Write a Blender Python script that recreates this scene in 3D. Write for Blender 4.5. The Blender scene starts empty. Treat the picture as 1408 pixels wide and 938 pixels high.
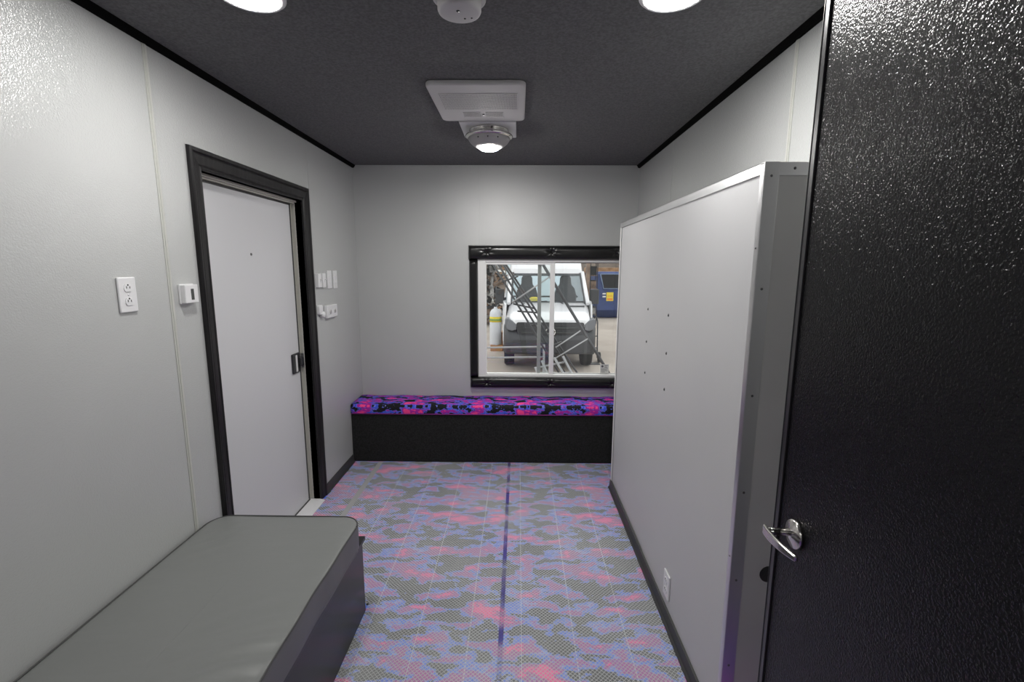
import bpy, bmesh, math, random
from mathutils import Vector, Matrix
random.seed(7)
C = bpy.context.scene.collection
PI = math.pi
sc = bpy.context.scene
# ------------------------------------------------------------------ camera
F_PX, PITCH, YAW, ROLL, CAM_Z = 642.456, math.radians(9.0503), math.radians(0.7648), math.radians(0.2404), 1.6432
fwd = Vector((-math.sin(YAW)*math.cos(PITCH), math.cos(YAW)*math.cos(PITCH), -math.sin(PITCH)))
rt0 = Vector((math.cos(YAW), math.sin(YAW), 0)); up0 = rt0.cross(fwd)
rt = rt0*math.cos(ROLL)+up0*math.sin(ROLL); up = -rt0*math.sin(ROLL)+up0*math.cos(ROLL)
cam = bpy.data.objects.new('camera', bpy.data.cameras.new('camera')); C.objects.link(cam)
m3 = Matrix((rt, up, -fwd)).transposed()
cam.matrix_world = Matrix.Translation((0, 0, CAM_Z)) @ m3.to_4x4()
cam.data.sensor_width = 36; cam.data.lens = F_PX/1408*36; cam.data.clip_start = 0.02; cam.data.clip_end = 200
sc.camera = cam
def at(px, py, Y):                      # the point of the yard seen at a pixel, at distance Y
    r = fwd + rt*((px-704)/F_PX) - up*((py-469)/F_PX)
    r = r*(Y/r.y)
    return Vector((r.x, r.y, r.z+CAM_Z))
# ------------------------------------------------------------------ room sizes
XL, XR, D, H = -1.398, 1.002, 4.074, 2.477
YREAR = -1.9
# ------------------------------------------------------------------ materials
def mat(name, col=(.5,.5,.5), rough=.5, metal=0, spec=.5, coat=0):
    m = bpy.data.materials.new(name); m.use_nodes = True
    b = m.node_tree.nodes['Principled BSDF']
    b.inputs['Base Color'].default_value = (*col, 1); b.inputs['Roughness'].default_value = rough
    b.inputs['Metallic'].default_value = metal; b.inputs['Specular IOR Level'].default_value = spec
    b.inputs['Coat Weight'].default_value = coat
    return m
def nd(m, t, **k):
    n = m.node_tree.nodes.new(t)
    for a, v in k.items(): setattr(n, a, v)
    return n
def ln(m, a, b): m.node_tree.links.new(a, b)
def mth(m, op, a, b=None, c=None):
    n = nd(m, 'ShaderNodeMath', operation=op)
    for i, v in enumerate((a, b, c)):
        if v is None: continue
        if isinstance(v, (int, float)): n.inputs[i].default_value = v
        else: ln(m, v, n.inputs[i])
    return n.outputs[0]
def ocoord(m): return nd(m, 'ShaderNodeTexCoord').outputs['Object']
def noise(m, vec, scale, detail=2, rough=.5):
    n = nd(m, 'ShaderNodeTexNoise'); n.inputs['Scale'].default_value = scale
    n.inputs['Detail'].default_value = detail; n.inputs['Roughness'].default_value = rough
    ln(m, vec, n.inputs['Vector']); return n
def bump(m, h, strength=.3, dist=.002):
    b = nd(m, 'ShaderNodeBump'); b.inputs['Strength'].default_value = strength; b.inputs['Distance'].default_value = dist
    ln(m, h, b.inputs['Height']); ln(m, b.outputs[0], m.node_tree.nodes['Principled BSDF'].inputs['Normal'])
def mottle(m, scale, c1, c2, detail=3, vec=None):
    n = noise(m, vec or ocoord(m), scale, detail)
    r = nd(m, 'ShaderNodeValToRGB'); r.color_ramp.elements[0].position = .35; r.color_ramp.elements[1].position = .65
    r.color_ramp.elements[0].color = (*c1, 1); r.color_ramp.elements[1].color = (*c2, 1)
    ln(m, n.outputs['Fac'], r.inputs['Fac']); ln(m, r.outputs[0], m.node_tree.nodes['Principled BSDF'].inputs['Base Color'])
    return n
def frp(name, col, rough, scale, strength, dist, c2=None, coat=1.0, ior=1.5):
    m = mat(name, col, .6, spec=.05)          # matt body under a glossy pebbled gel coat
    b = m.node_tree.nodes['Principled BSDF']; b.inputs['Coat Weight'].default_value = coat; b.inputs['Coat IOR'].default_value = ior; b.inputs['Coat Roughness'].default_value = rough
    v = ocoord(m); n = noise(m, v, scale, 1.0)
    bp = nd(m, 'ShaderNodeBump'); bp.inputs['Strength'].default_value = strength; bp.inputs['Distance'].default_value = dist
    ln(m, n.outputs['Fac'], bp.inputs['Height']); ln(m, bp.outputs[0], b.inputs['Coat Normal'])
    if c2: mottle(m, 1.3, col, c2)
    return m
M = {}
M['wall'] = frp('white_textured_panel', (.525,.535,.53), .24, 220, 1.0, .0021, (.505,.515,.51), 1.0, 2.0)
M['batten'] = mat('cream_batten', (.52,.525,.49), .45)
M['cab'] = frp('white_cabinet_panel', (.58,.58,.585), .30, 300, .8, .0015, (.56,.56,.57), .4)
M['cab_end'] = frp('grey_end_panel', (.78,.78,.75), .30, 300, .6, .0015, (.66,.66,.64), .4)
M['black_frp'] = frp('black_textured_panel', (.004,.004,.005), .14, 215, .8, .0024, None, .42)
M['black_edge'] = mat('black_edge', (.03,.03,.033), .35)
M['black_trim'] = mat('black_trim', (.003,.003,.003), .8, spec=.05)
M['ceiling'] = mat('charcoal_felt', (.07,.07,.07), .95, spec=.1)
_n = mottle(M['ceiling'], 110, (.12,.12,.122), (.17,.17,.173), 5); bump(M['ceiling'], _n.outputs['Fac'], .2, .002)
M['carpet_black'] = mat('black_carpet', (.014,.014,.014), .95, spec=.15)
_n = mottle(M['carpet_black'], 90, (.016,.016,.016), (.027,.027,.027), 4); bump(M['carpet_black'], _n.outputs['Fac'], .3, .002)
M['black_lam'] = mat('black_laminate', (.012,.011,.014), .3); 
_n = noise(M['black_lam'], ocoord(M['black_lam']), 200, 1); bump(M['black_lam'], _n.outputs['Fac'], .15, .001)
M['casing'] = mat('dark_wood_casing', (.018,.017,.018), .42, spec=.28)
_v = nd(M['casing'], 'ShaderNodeMapping'); _v.inputs['Scale'].default_value = (60, 60, 3); ln(M['casing'], ocoord(M['casing']), _v.inputs[0])
_n = mottle(M['casing'], 1, (.008,.007,.008), (.022,.021,.022), 3, _v.outputs[0]); bump(M['casing'], _n.outputs['Fac'], .2, .001)
M['rubber'] = mat('grey_cove_base', (.045,.045,.045), .5)
M['door_white'] = mat('white_door_skin', (.65,.65,.67), .42)
M['cream'] = mat('cream_frame', (.50,.49,.44), .4)
M['white_pl'] = mat('white_plastic', (.78,.78,.79), .35)
M['vent_pl'] = mat('vent_plastic', (.58,.57,.57), .75, spec=.2)
M['slot'] = mat('dark_slot', (.03,.03,.03), .6)
M['grey_scr'] = mat('grey_screen', (.06,.065,.065), .25)
M['alu'] = mat('brushed_aluminium', (.72,.72,.73), .36, 1)
_v = nd(M['alu'], 'ShaderNodeMapping'); _v.inputs['Scale'].default_value = (300, 300, 4); ln(M['alu'], ocoord(M['alu']), _v.inputs[0])
_n = noise(M['alu'], _v.outputs[0], 1, 2); bump(M['alu'], _n.outputs['Fac'], .08, .0005)
M['steel'] = mat('satin_nickel', (.66,.64,.61), .22, 1)
M['nickel_dark'] = mat('dark_metal', (.10,.10,.10), .3, 1)
M['chrome'] = mat('chrome', (.75,.73,.71), .12, 1)
M['screw'] = mat('screw_metal', (.20,.20,.20), .35, 1)
M['vinyl_frame'] = mat('white_vinyl_frame', (.88,.88,.87), .35)
M['grey_frame'] = mat('grey_sash_frame', (.40,.40,.40), .4)
M['pad'] = mat('black_vinyl_pad', (.008,.008,.008), .28)
_n = noise(M['pad'], ocoord(M['pad']), 9, 2); bump(M['pad'], _n.outputs['Fac'], .25, .01)
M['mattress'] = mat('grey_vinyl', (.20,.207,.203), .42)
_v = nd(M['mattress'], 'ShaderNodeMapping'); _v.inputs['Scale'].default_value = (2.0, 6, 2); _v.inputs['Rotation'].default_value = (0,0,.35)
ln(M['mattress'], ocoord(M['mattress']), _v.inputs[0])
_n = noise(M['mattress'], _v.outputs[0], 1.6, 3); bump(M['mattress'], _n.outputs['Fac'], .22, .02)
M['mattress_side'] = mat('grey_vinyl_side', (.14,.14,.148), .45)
_n = noise(M['mattress_side'], ocoord(M['mattress_side']), 7, 3); bump(M['mattress_side'], _n.outputs['Fac'], .25, .01)
M['piping'] = mat('dark_piping', (.05,.05,.05), .5)
def emis(name, col, s):
    m = mat(name, (0,0,0)); b = m.node_tree.nodes['Principled BSDF']
    b.inputs['Emission Color'].default_value = (*col, 1); b.inputs['Emission Strength'].default_value = s
    return m
L_MAIN, L_DOME = 162, 430
M['lens'] = emis('lit_lens', (1, .985, .955), L_MAIN)
M['added_lens'] = emis('added_fill_lens', (1, .985, .955), 95)  # dimmer glow for the fill lights added behind the camera
M['lens2'] = emis('lit_dome_lens', (1, .985, .95), L_DOME)

def camo(name, dark, rough, k=1.0, sh=0.0):
    """camouflage cloth print: contour bands of a warped noise, repeating every 0.95 m"""
    m = mat(name, rough=rough, spec=.25)
    sep = nd(m, 'ShaderNodeSeparateXYZ'); ln(m, ocoord(m), sep.inputs[0])
    x, y, z = sep.outputs; P = .95; R = P/(2*PI)
    a = mth(m, 'MULTIPLY', x, 2*PI/P)
    cx = mth(m, 'MULTIPLY', mth(m, 'COSINE', a), R*.85); sx = mth(m, 'MULTIPLY', mth(m, 'SINE', a), R*.85)
    yy = mth(m, 'MULTIPLY', mth(m, 'SUBTRACT', y, z), 1.7)
    cb = nd(m, 'ShaderNodeCombineXYZ'); ln(m, cx, cb.inputs[0]); ln(m, sx, cb.inputs[1]); ln(m, yy, cb.inputs[2])
    w = noise(m, cb.outputs[0], 8*k, 4, .6)
    ws = nd(m, 'ShaderNodeVectorMath', operation='SUBTRACT'); ln(m, w.outputs['Color'], ws.inputs[0]); ws.inputs[1].default_value = (.5,.5,.5)
    wm = nd(m, 'ShaderNodeVectorMath', operation='MULTIPLY_ADD'); ln(m, ws.outputs[0], wm.inputs[0]); wm.inputs[1].default_value = (.27/k,.27/k,.2/k); ln(m, cb.outputs[0], wm.inputs[2])
    n = noise(m, wm.outputs[0], 7.4*k, 1.7, .45)
    r = nd(m, 'ShaderNodeValToRGB'); cr = r.color_ramp; cr.interpolation = 'LINEAR'
    blk, blu, lbl, mag, dmg, pnk = dark
    st = [(0, blk), (.462, blk), (.468, lbl), (.480, blu), (.514, blu), (.524, lbl), (.534, dmg), (.57, mag), (.645, mag), (.651, pnk), (1, pnk)]
    cr.elements[0].position = 0; cr.elements[0].color = (*blk, 1); cr.elements[1].position = 1; cr.elements[1].color = (*pnk, 1)
    for p, c in [(p_+sh, c_) for p_, c_ in st[1:-1]]:
        e = cr.elements.new(p); e.color = (*c, 1)
    ln(m, n.outputs['Fac'], r.inputs['Fac']); ln(m, r.outputs[0], m.node_tree.nodes['Principled BSDF'].inputs['Base Color'])
    return m
PAL = ((.010,.010,.013), (.08,.20,.82), (.34,.46,.92), (.44,.08,.38), (.34,.12,.50), (1.0,.08,.40))
M['camo'] = camo('camouflage_cushion_cloth', ((.008,.008,.012), (.05,.10,.75), (.30,.30,.90), (.42,.02,.36), (.25,.03,.42), (1.0,.07,.30)), .7, 1.8, .005)
M['camo_floor'] = camo('camouflage_floor_cloth', PAL, .6)

def thin_glass(name, tint=(.96,.98,.97), f0=.04):
    m = bpy.data.materials.new(name); m.use_nodes = True; t = m.node_tree; t.nodes.clear()
    o = nd(m, 'ShaderNodeOutputMaterial'); mx = nd(m, 'ShaderNodeMixShader'); tr = nd(m, 'ShaderNodeBsdfTransparent'); gl = nd(m, 'ShaderNodeBsdfGlossy')
    ge = nd(m, 'ShaderNodeNewGeometry'); dt = nd(m, 'ShaderNodeVectorMath', operation='DOT_PRODUCT')
    ln(m, ge.outputs['Normal'], dt.inputs[0]); ln(m, ge.outputs['Incoming'], dt.inputs[1])
    c1 = mth(m, 'SUBTRACT', 1.0, mth(m, 'ABSOLUTE', dt.outputs['Value']))      # Schlick reflectance, the same for both faces of the sheet
    fac = mth(m, 'MULTIPLY_ADD', mth(m, 'POWER', c1, 5.0), 1-f0, f0)
    tr.inputs[0].default_value = (*tint, 1); gl.inputs['Roughness'].default_value = .0
    ln(m, fac, mx.inputs[0]); ln(m, tr.outputs[0], mx.inputs[1]); ln(m, gl.outputs[0], mx.inputs[2]); ln(m, mx.outputs[0], o.inputs[0])
    return m
M['glass'] = thin_glass('window_glass', f0=.08)
M['screen_glass'] = thin_glass('windscreen_glass', (.92,.95,.97), .03)

def film_mat():
    m = bpy.data.materials.new('protective_film'); m.use_nodes = True; t = m.node_tree; t.nodes.clear()
    o = nd(m, 'ShaderNodeOutputMaterial'); mx = nd(m, 'ShaderNodeMixShader'); tr = nd(m, 'ShaderNodeBsdfTransparent')
    pb = nd(m, 'ShaderNodeBsdfPrincipled'); pb.inputs['Base Color'].default_value = (.82,.84,.84,1); pb.inputs['Roughness'].default_value = .34
    sep = nd(m, 'ShaderNodeSeparateXYZ'); ln(m, ocoord(m), sep.inputs[0]); x, y, _ = sep.outputs
    u = mth(m, 'MULTIPLY', x, 1/.0185); v = mth(m, 'MULTIPLY', y, 1/.0185)
    def line(e, wd):
        f = mth(m, 'ABSOLUTE', mth(m, 'SUBTRACT', mth(m, 'FRACT', e), .5))
        return mth(m, 'LESS_THAN', f, wd)
    l1 = line(mth(m, 'ADD', u, v), .085); l2 = line(mth(m, 'SUBTRACT', u, v), .085)
    l3 = line(mth(m, 'MULTIPLY', mth(m, 'ADD', x, .095), 1/.235), .0045)
    mesh = mth(m, 'MAXIMUM', l1, l2)
    hz = noise(m, ocoord(m), 2.2, 3); 
    base = mth(m, 'MULTIPLY_ADD', hz.outputs['Fac'], .22, .05)
    f = mth(m, 'ADD', base, mth(m, 'MULTIPLY', mesh, .26)); f = mth(m, 'ADD', f, mth(m, 'MULTIPLY', l3, .30)); f = mth(m, 'MINIMUM', f, .9)
    bp = nd(m, 'ShaderNodeBump'); bp.inputs['Strength'].default_value = .2; bp.inputs['Distance'].default_value = .004
    n2 = noise(m, ocoord(m), 25, 2); ln(m, n2.outputs['Fac'], bp.inputs['Height']); ln(m, bp.outputs[0], pb.inputs['Normal'])
    ln(m, f, mx.inputs[0]); ln(m, tr.outputs[0], mx.inputs[1]); ln(m, pb.outputs[0], mx.inputs[2]); ln(m, mx.outputs[0], o.inputs[0])
    return m
M['film'] = film_mat()
M['tape'] = mat('clear_tape', (.40,.40,.40), .4)
# yard
M['concrete'] = mat('yard_concrete', rough=.9); _n = mottle(M['concrete'], .55, (.36,.31,.27), (.50,.44,.39), 5)
M['van_white'] = mat('white_van_paint', (.80,.80,.83), .25, coat=.3)
M['van_black'] = mat('black_bumper', (.035,.036,.04), .5)
M['tyre'] = mat('tyre_rubber', (.02,.02,.02), .8)
M['seat_dark'] = mat('dark_seat', (.03,.03,.032), .7)
M['headlight'] = mat('headlamp_lens', (.13,.135,.15), .12)
M['pale_blue'] = mat('pale_blue_panel', (.80,.93,1.0), .5)
M['alu_tube'] = mat('grey_tube', (.055,.055,.06), .4, .3)
M['alu_light'] = mat('light_tube', (.34,.34,.35), .4, .3)
M['blue_bin'] = mat('blue_painted_steel', (.025,.05,.16), .5); mottle(M['blue_bin'], 1.5, (.02,.04,.13), (.035,.065,.21), 4)
M['bin_dark'] = mat('bin_dark', (.012,.014,.016), .7)
M['yellow'] = mat('yellow_paper', (.75,.60,.05), .6)
M['orange'] = mat('orange_ink', (.75,.25,.04), .6)
M['card'] = mat('cardboard', (.42,.22,.10), .8)
M['tank'] = mat('white_tank_paint', (.62,.64,.68), .4)
M['green'] = mat('green_ink', (.20,.35,.10), .6)
M['brass'] = mat('brass', (.35,.25,.12), .35, 1)
M['wood'] = mat('timber', rough=.85); mottle(M['wood'], 3, (.22,.12,.06), (.42,.26,.15), 4)
M['rust'] = mat('rusty_steel', rough=.85); mottle(M['rust'], 4, (.10,.07,.055), (.28,.20,.15), 4)
M['scrap'] = mat('grey_scrap', rough=.7); mottle(M['scrap'], 5, (.10,.10,.10), (.33,.32,.31), 4)
M['yardwall'] = mat('yard_block_wall', rough=.9); mottle(M['yardwall'], 1.2, (.10,.08,.07), (.24,.20,.17), 6)
M['trouser'] = mat('black_trousers', (.012,.012,.016), .9)
M['shirt'] = mat('grey_shirt', (.30,.30,.31), .9)
M['skin'] = mat('skin', (.50,.30,.22), .55)
M['hair'] = mat('dark_hair', (.03,.02,.015), .6)
M['paper'] = mat('paper', (.70,.70,.68), .6)
M['ink'] = mat('ink', (.12,.12,.12), .6)
# ------------------------------------------------------------------ mesh helpers
class MB:
    def __init__(s): s.bm = bmesh.new()
    def box(s, x0, x1, y0, y1, z0, z1, mi=0, R=None):
        vs = [s.bm.verts.new(Vector(p)) for p in ((x0,y0,z0),(x1,y0,z0),(x1,y1,z0),(x0,y1,z0),(x0,y0,z1),(x1,y0,z1),(x1,y1,z1),(x0,y1,z1))]
        if R:
            for v in vs: v.co = R @ v.co
        for f in ((0,3,2,1),(4,5,6,7),(0,1,5,4),(1,2,6,5),(2,3,7,6),(3,0,4,7)):
            s.bm.faces.new([vs[i] for i in f]).material_index = mi
        return s
    def prism(s, pts, axis, a, b, mi=0, smooth=False):
        """extrude a 2D outline along an axis (0,1,2) from a to b"""
        def P(p, t):
            return {0: (t, p[0], p[1]), 1: (p[0], t, p[1]), 2: (p[0], p[1], t)}[axis]
        A = [s.bm.verts.new(P(p, a)) for p in pts]; B = [s.bm.verts.new(P(p, b)) for p in pts]; n = len(pts)
        s.bm.faces.new(A).material_index = mi; s.bm.faces.new(B[::-1]).material_index = mi
        for i in range(n):
            f = s.bm.faces.new((A[i], B[i], B[(i+1) % n], A[(i+1) % n])); f.material_index = mi; f.smooth = smooth
        return s
    def lathe(s, prof, c=(0,0,0), ax=(0,0,1), seg=32, mi=0, smooth=True):
        """prof: list of (radius, height along ax)"""
        ax = Vector(ax).normalized(); q = Vector((0,0,1)).rotation_difference(ax); c = Vector(c); rings = []
        for r, h in prof:
            if r < 1e-6: rings.append([s.bm.verts.new(c + q @ Vector((0,0,h)))]); continue
            rings.append([s.bm.verts.new(c + q @ Vector((r*math.cos(2*PI*k/seg), r*math.sin(2*PI*k/seg), h))) for k in range(seg)])
        for A, B in zip(rings, rings[1:]):
            for k in range(seg):
                k2 = (k+1) % seg
                if len(A) == 1 and len(B) == 1: break
                if len(A) == 1: f = s.bm.faces.new((A[0], B[k2], B[k]))
                elif len(B) == 1: f = s.bm.faces.new((A[k], A[k2], B[0]))
                else: f = s.bm.faces.new((A[k], A[k2], B[k2], B[k]))
                f.material_index = mi; f.smooth = smooth
        for Rg, rev in ((rings[0], True), (rings[-1], False)):
            if len(Rg) > 1:
                f = s.bm.faces.new(Rg[::-1] if rev else Rg); f.material_index = mi
        return s
    def tube(s, pts, r, seg=10, mi=0):
        pts = [Vector(p) for p in pts]; rings = []
        rr = r if isinstance(r, (list, tuple)) else [r]*len(pts)
        d = (pts[1]-pts[0]).normalized(); u = d.orthogonal().normalized()
        for i, p in enumerate(pts):
            d = ((pts[min(i+1, len(pts)-1)]-p).normalized() + (p-pts[max(i-1, 0)]).normalized()).normalized()
            u = (u - d*u.dot(d)).normalized(); w = d.cross(u)
            rings.append([s.bm.verts.new(p + (u*math.cos(2*PI*k/seg) + w*math.sin(2*PI*k/seg))*rr[i]) for k in range(seg)])
        for A, B in zip(rings, rings[1:]):
            for k in range(seg):
                f = s.bm.faces.new((A[k], A[(k+1) % seg], B[(k+1) % seg], B[k])); f.smooth = True; f.material_index = mi
        s.bm.faces.new(rings[0][::-1]).material_index = mi; s.bm.faces.new(rings[-1]).material_index = mi
        return s
    def build(s, name, m, parent=None, bevel=0, seg=2, loc=None, subsurf=0):
        bmesh.ops.recalc_face_normals(s.bm, faces=s.bm.faces[:])
        me = bpy.data.meshes.new(name); s.bm.to_mesh(me); s.bm.free()
        o = bpy.data.objects.new(name, me); C.objects.link(o)
        for k in (m if isinstance(m, (list, tuple)) else [m]): me.materials.append(k)
        if parent:
            o.parent = parent
            o.matrix_parent_inverse = parent.matrix_basis.inverted()   # meshes are laid out in room coordinates
        if bevel:
            b = o.modifiers.new('bevel', 'BEVEL'); b.width = bevel; b.segments = seg; b.limit_method = 'ANGLE'; b.angle_limit = math.radians(40)
        if subsurf:
            u_ = o.modifiers.new('sub', 'SUBSURF'); u_.levels = subsurf; u_.render_levels = subsurf
        return o
def tag(o, label, cat, group=None, kind=None):
    if label: o['label'] = label
    if cat: o['category'] = cat
    if group: o['group'] = group
    if kind: o['kind'] = kind
    return o
def thing(name, label, cat, loc=(0,0,0), group=None, kind=None):
    o = bpy.data.objects.new(name, None); C.objects.link(o); o.location = loc; o.empty_display_size = .1
    return tag(o, label, cat, group, kind)
def struct(o, label=None, cat=None): return tag(o, label, cat, kind='structure')
def rrect(x0, x1, y0, y1, r, n=6):
    P = []
    for cx, cy, a in ((x1-r, y1-r, 0), (x0+r, y1-r, 90), (x0+r, y0+r, 180), (x1-r, y0+r, 270)):
        for k in range(n+1):
            t = math.radians(a+90*k/n); P.append((cx+r*math.cos(t), cy+r*math.sin(t)))
    return P
def copy_tree(o, parent=None):
    c = o.copy(); C.objects.link(c)
    if parent: c.parent = parent
    for ch in list(o.children): copy_tree(ch, c)
    return c
# ================================================================== ROOM SHELL
struct(MB().box(XL-.1, XR+.1, YREAR-.1, D+.1, -.08, 0).build('floor', M['camo_floor']), 'camouflage cloth floor in pink, blue, purple and black', 'floor')
struct(MB().box(XL-.1, XR+.1, YREAR-.1, D+.1, H, H+.08).build('ceiling', M['ceiling']), 'charcoal felt covered ceiling', 'ceiling')
DY0, DY1, DZ = 2.112, 3.078, 2.055
w = MB().box(XL-.1, XL, YREAR, DY0, 0, H).box(XL-.1, XL, DY1, D, 0, H).box(XL-.1, XL, DY0, DY1, DZ, H)
struct(w.build('wall_left', M['wall']), 'white textured panel wall with the white door', 'wall')
WX0, WX1, WZ0, WZ1 = -.357, .935, .667, 1.704
w = MB().box(XL-.1, WX0, D, D+.1, 0, H).box(WX1, XR+.1, D, D+.1, 0, H).box(WX0, WX1, D, D+.1, 0, WZ0).box(WX0, WX1, D, D+.1, WZ1, H)
struct(w.build('wall_back', M['wall']), 'white textured panel wall with the sliding window', 'wall')
struct(MB().box(XR, XR+.1, YREAR, D, 0, H).build('wall_right', M['wall']), 'white textured panel wall behind the half height cabinet', 'wall')
struct(MB().box(XL, XR, YREAR-.1, YREAR, 0, H).build('wall_rear', M['wall']))
# black cove strips where the side walls meet the ceiling
struct(MB().prism([(XL, 2.4545), (XL+.014, 2.456), (XL+.026, H), (XL, H)], 1, YREAR, D).build('trim_1', M['black_trim']), 'black strip along top of left wall', 'trim')
struct(MB().prism([(XR, 2.4545), (XR-.014, 2.456), (XR-.026, H), (XR, H)], 1, YREAR, D).build('trim_2', M['black_trim']), 'black strip along top of right wall', 'trim')
struct(MB().box(XL+.03, XR-.03, D-.006, D, H-.014, H, ).build('trim_3', M['wall'], bevel=.002), 'thin pale strip along top of back wall', 'trim')
def batten(n, ax, pos, a, z0, z1, label):
    b = MB(); wd = .011
    if ax == 0:
        s = 1 if a < 0 else -1
        b.box(min(a, a+s*.0025), max(a, a+s*.0025), pos-wd, pos+wd, z0, z1).box(min(a, a+s*.0045), max(a, a+s*.0045), pos-.003, pos+.003, z0, z1)
    else: b.box(pos-wd, pos+wd, a-.0025, a, z0, z1)
    struct(b.build('trim_%d' % n, M['batten'], bevel=.001), label, 'trim')
batten(4, 0, 1.866, XL, 0, 2.4545, 'cream seam batten on left wall before the door')
b = MB().box(XL, XL+.0025, 3.205, 3.225, 2.145, 2.4545)
struct(b.build('trim_5', M['wall'], bevel=.001), 'seam batten above right corner of the door casing', 'trim')
b = MB().box(-.342, -.330, D-.002, D, 1.826, 2.463); struct(b.build('trim_6', M['wall'], bevel=.001), 'thin seam batten on back wall above the window', 'trim')
b = MB().box(XR-.002, XR, 3.21, 3.222, 0, 2.4545); struct(b.build('trim_7', M['wall'], bevel=.001), 'thin seam batten far end of right wall', 'trim')
batten(8, 0, 1.848, XR, 0, 2.4545, 'cream seam batten on right wall above cabinet')
struct(MB().prism([(XL, 0), (XL+.022, 0), (XL+.010, .012), (XL+.007, .063), (XL, .063)], 1, 3.17, 3.75).build('baseboard_left', M['rubber']), 'dark rubber cove base beside the door', 'baseboard')
# ================================================================== WHITE DOOR (door_1)
d1 = thing('door_1', 'white flush door with black casing in left wall', 'door', (XL, (DY0+DY1)/2, 0), kind='structure')
def casing_strip(mb, inner, outer, kind):
    # stepped moulding: raised outer bead, flat field, small inner bead; profile distance from inner edge -> height off the wall
    prof = [(0, 0), (0, .010), (.006, .013), (.013, .011), (.018, .012), (.060, .016), (.066, .021), (.074, .022), (.079, .016), (.079, 0)]
    return prof
def miter_casing(y0, y1, z1, wd):
    """U-shaped mitred casing swept around the opening"""
    prof = [(0, -.042), (0, .010), (.005, .013), (.012, .012), (.017, .009), (.022, .012), (.058, .016), (.064, .013), (.069, .020), (.080, .021), (.086, .014), (.088, 0)]
    mb = MB(); k = wd/.088
    path = []
    for d, h in prof:
        dd = d*k
        path.append([Vector((XL+h, y0-dd*.80, 0.0)), Vector((XL+h, y0-dd*.80, z1+dd)), Vector((XL+h, y1+dd, z1+dd)), Vector((XL+h, y1+dd, 0.0))])
    vs = [[mb.bm.verts.new(p) for p in r] for r in path]
    for A, B in zip(vs, vs[1:]):
        for i in range(3): mb.bm.faces.new((A[i], A[i+1], B[i+1], B[i]))
    # close the back and feet
    for i in (0, 3): mb.bm.faces.new([r[i] for r in vs] if i == 0 else [r[i] for r in vs][::-1])
    A, B = vs[-1], vs[0]
    for i in range(3): mb.bm.faces.new((A[i], A[i+1], B[i+1], B[i]))
    return mb
miter_casing(DY0, DY1, DZ, .090).build('door_casing', M['casing'], d1)
fr = MB()
for a, b_ in ((DY0, DY0+.004), (DY1-.004, DY1)): fr.box(XL-.067, XL-.043, a, b_, .02, DZ)
fr.box(XL-.067, XL-.030, DY0, DY1, DZ-.012, DZ).box(XL-.050, XL-.046, DY0, DY1, DZ-.020, DZ-.012)
fr.box(XL-.1, XL-.067, DY0, DY0+.012, .02, DZ).box(XL-.1, XL-.067, DY1-.012, DY1, .02, DZ).box(XL-.1, XL-.067, DY0, DY1, DZ-.02, DZ)
fr.build('door_frame', M['cream'], d1, bevel=.0015)
gk = MB().box(XL-.0698, XL-.062, DY0, DY1-.012, .012, .016).box(XL-.0705, XL-.066, DY1-.022, DY1-.012, .02, DZ-.02).box(XL-.0705, XL-.066, DY0+.012, DY1-.012, DZ-.030, DZ-.02)
gk.build('gasket', M['rubber'], d1)
leaf = MB().box(XL-.105, XL-.070, DY0+.010, DY1-.016, .012, DZ-.024).build('door_leaf', M['door_white'], d1, bevel=.002)
MB().lathe([(0, 0), (.0075, 0), (.0065, .003), (0, .0035)], (XL-.070, 2.585, 1.704), (1,0,0), 16).build('peephole', M['screw'], d1)
MB().box(XL-.1, XL-.071, DY0, DY1, 0, .012).box(XL-.071, XL+.0, DY0, DY1, 0, .012).prism([(XL, 0), (XL+.035, 0), (XL+.03, .006), (XL, .012)], 1, DY0, DY1+.0).build('threshold', M['white_pl'], d1)
# slam latch
px0 = XL-.070
lt = MB().box(px0, px0+.014, 2.945, 3.045, .945, 1.075).build('door_latch', M['black_edge'], d1, bevel=.006, seg=3); lt['label'] = 'black slam latch with bright pull strip'
MB().box(px0+.014, px0+.022, 2.972, 2.990, .955, 1.065)  .build('pull_strip', mat('silver_strip', (.70,.70,.70), .4), lt, bevel=.003)
MB().box(px0+.014, px0+.034, 3.012, 3.058, .985, 1.045).build('latch_paddle', M['black_edge'], lt, bevel=.006, seg=3)
MB().box(XL-.066, XL-.044, DY1-.009, DY1-.0035, .965, 1.065).build('strike_plate', M['alu'], d1, bevel=.0015)
# ================================================================== WINDOW
wn = thing('window_1', 'white sliding window with black buttoned padded surround', 'window', ((WX0+WX1)/2, D, WZ0), kind='structure')
f = MB(); yo, yi = D+.075, D-.004
f.box(WX0, WX0+.072, yi, yo, WZ0, WZ1).box(WX1-.05, WX1, yi, yo, WZ0, WZ1).box(WX0+.072, WX1-.05, yi, yo, WZ0, WZ0+.026).box(WX0+.072, WX1-.05, yi, yo, WZ1-.022, WZ1)
f.build('window_frame', M['vinyl_frame'], wn, bevel=.003)
sx0, sx1 = WX0+.072, .315
s = MB().box(sx1-.040, sx1, D+.008, D+.034, WZ0+.026, WZ1-.022).box(sx0, sx1-.040, D+.008, D+.034, WZ1-.044, WZ1-.022).box(sx0, sx0+.006, D+.008, D+.034, WZ0+.026, WZ1-.044).box(sx0, sx1-.04, D+.008, D+.034, WZ0+.026, WZ0+.034)
sash = s.build('sash', M['vinyl_frame'], wn, bevel=.002)
MB().box(sx0+.004, sx1-.038, D+.014, D+.017, WZ0+.032, WZ1-.042).build('pane', M['glass'], sash)
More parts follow.
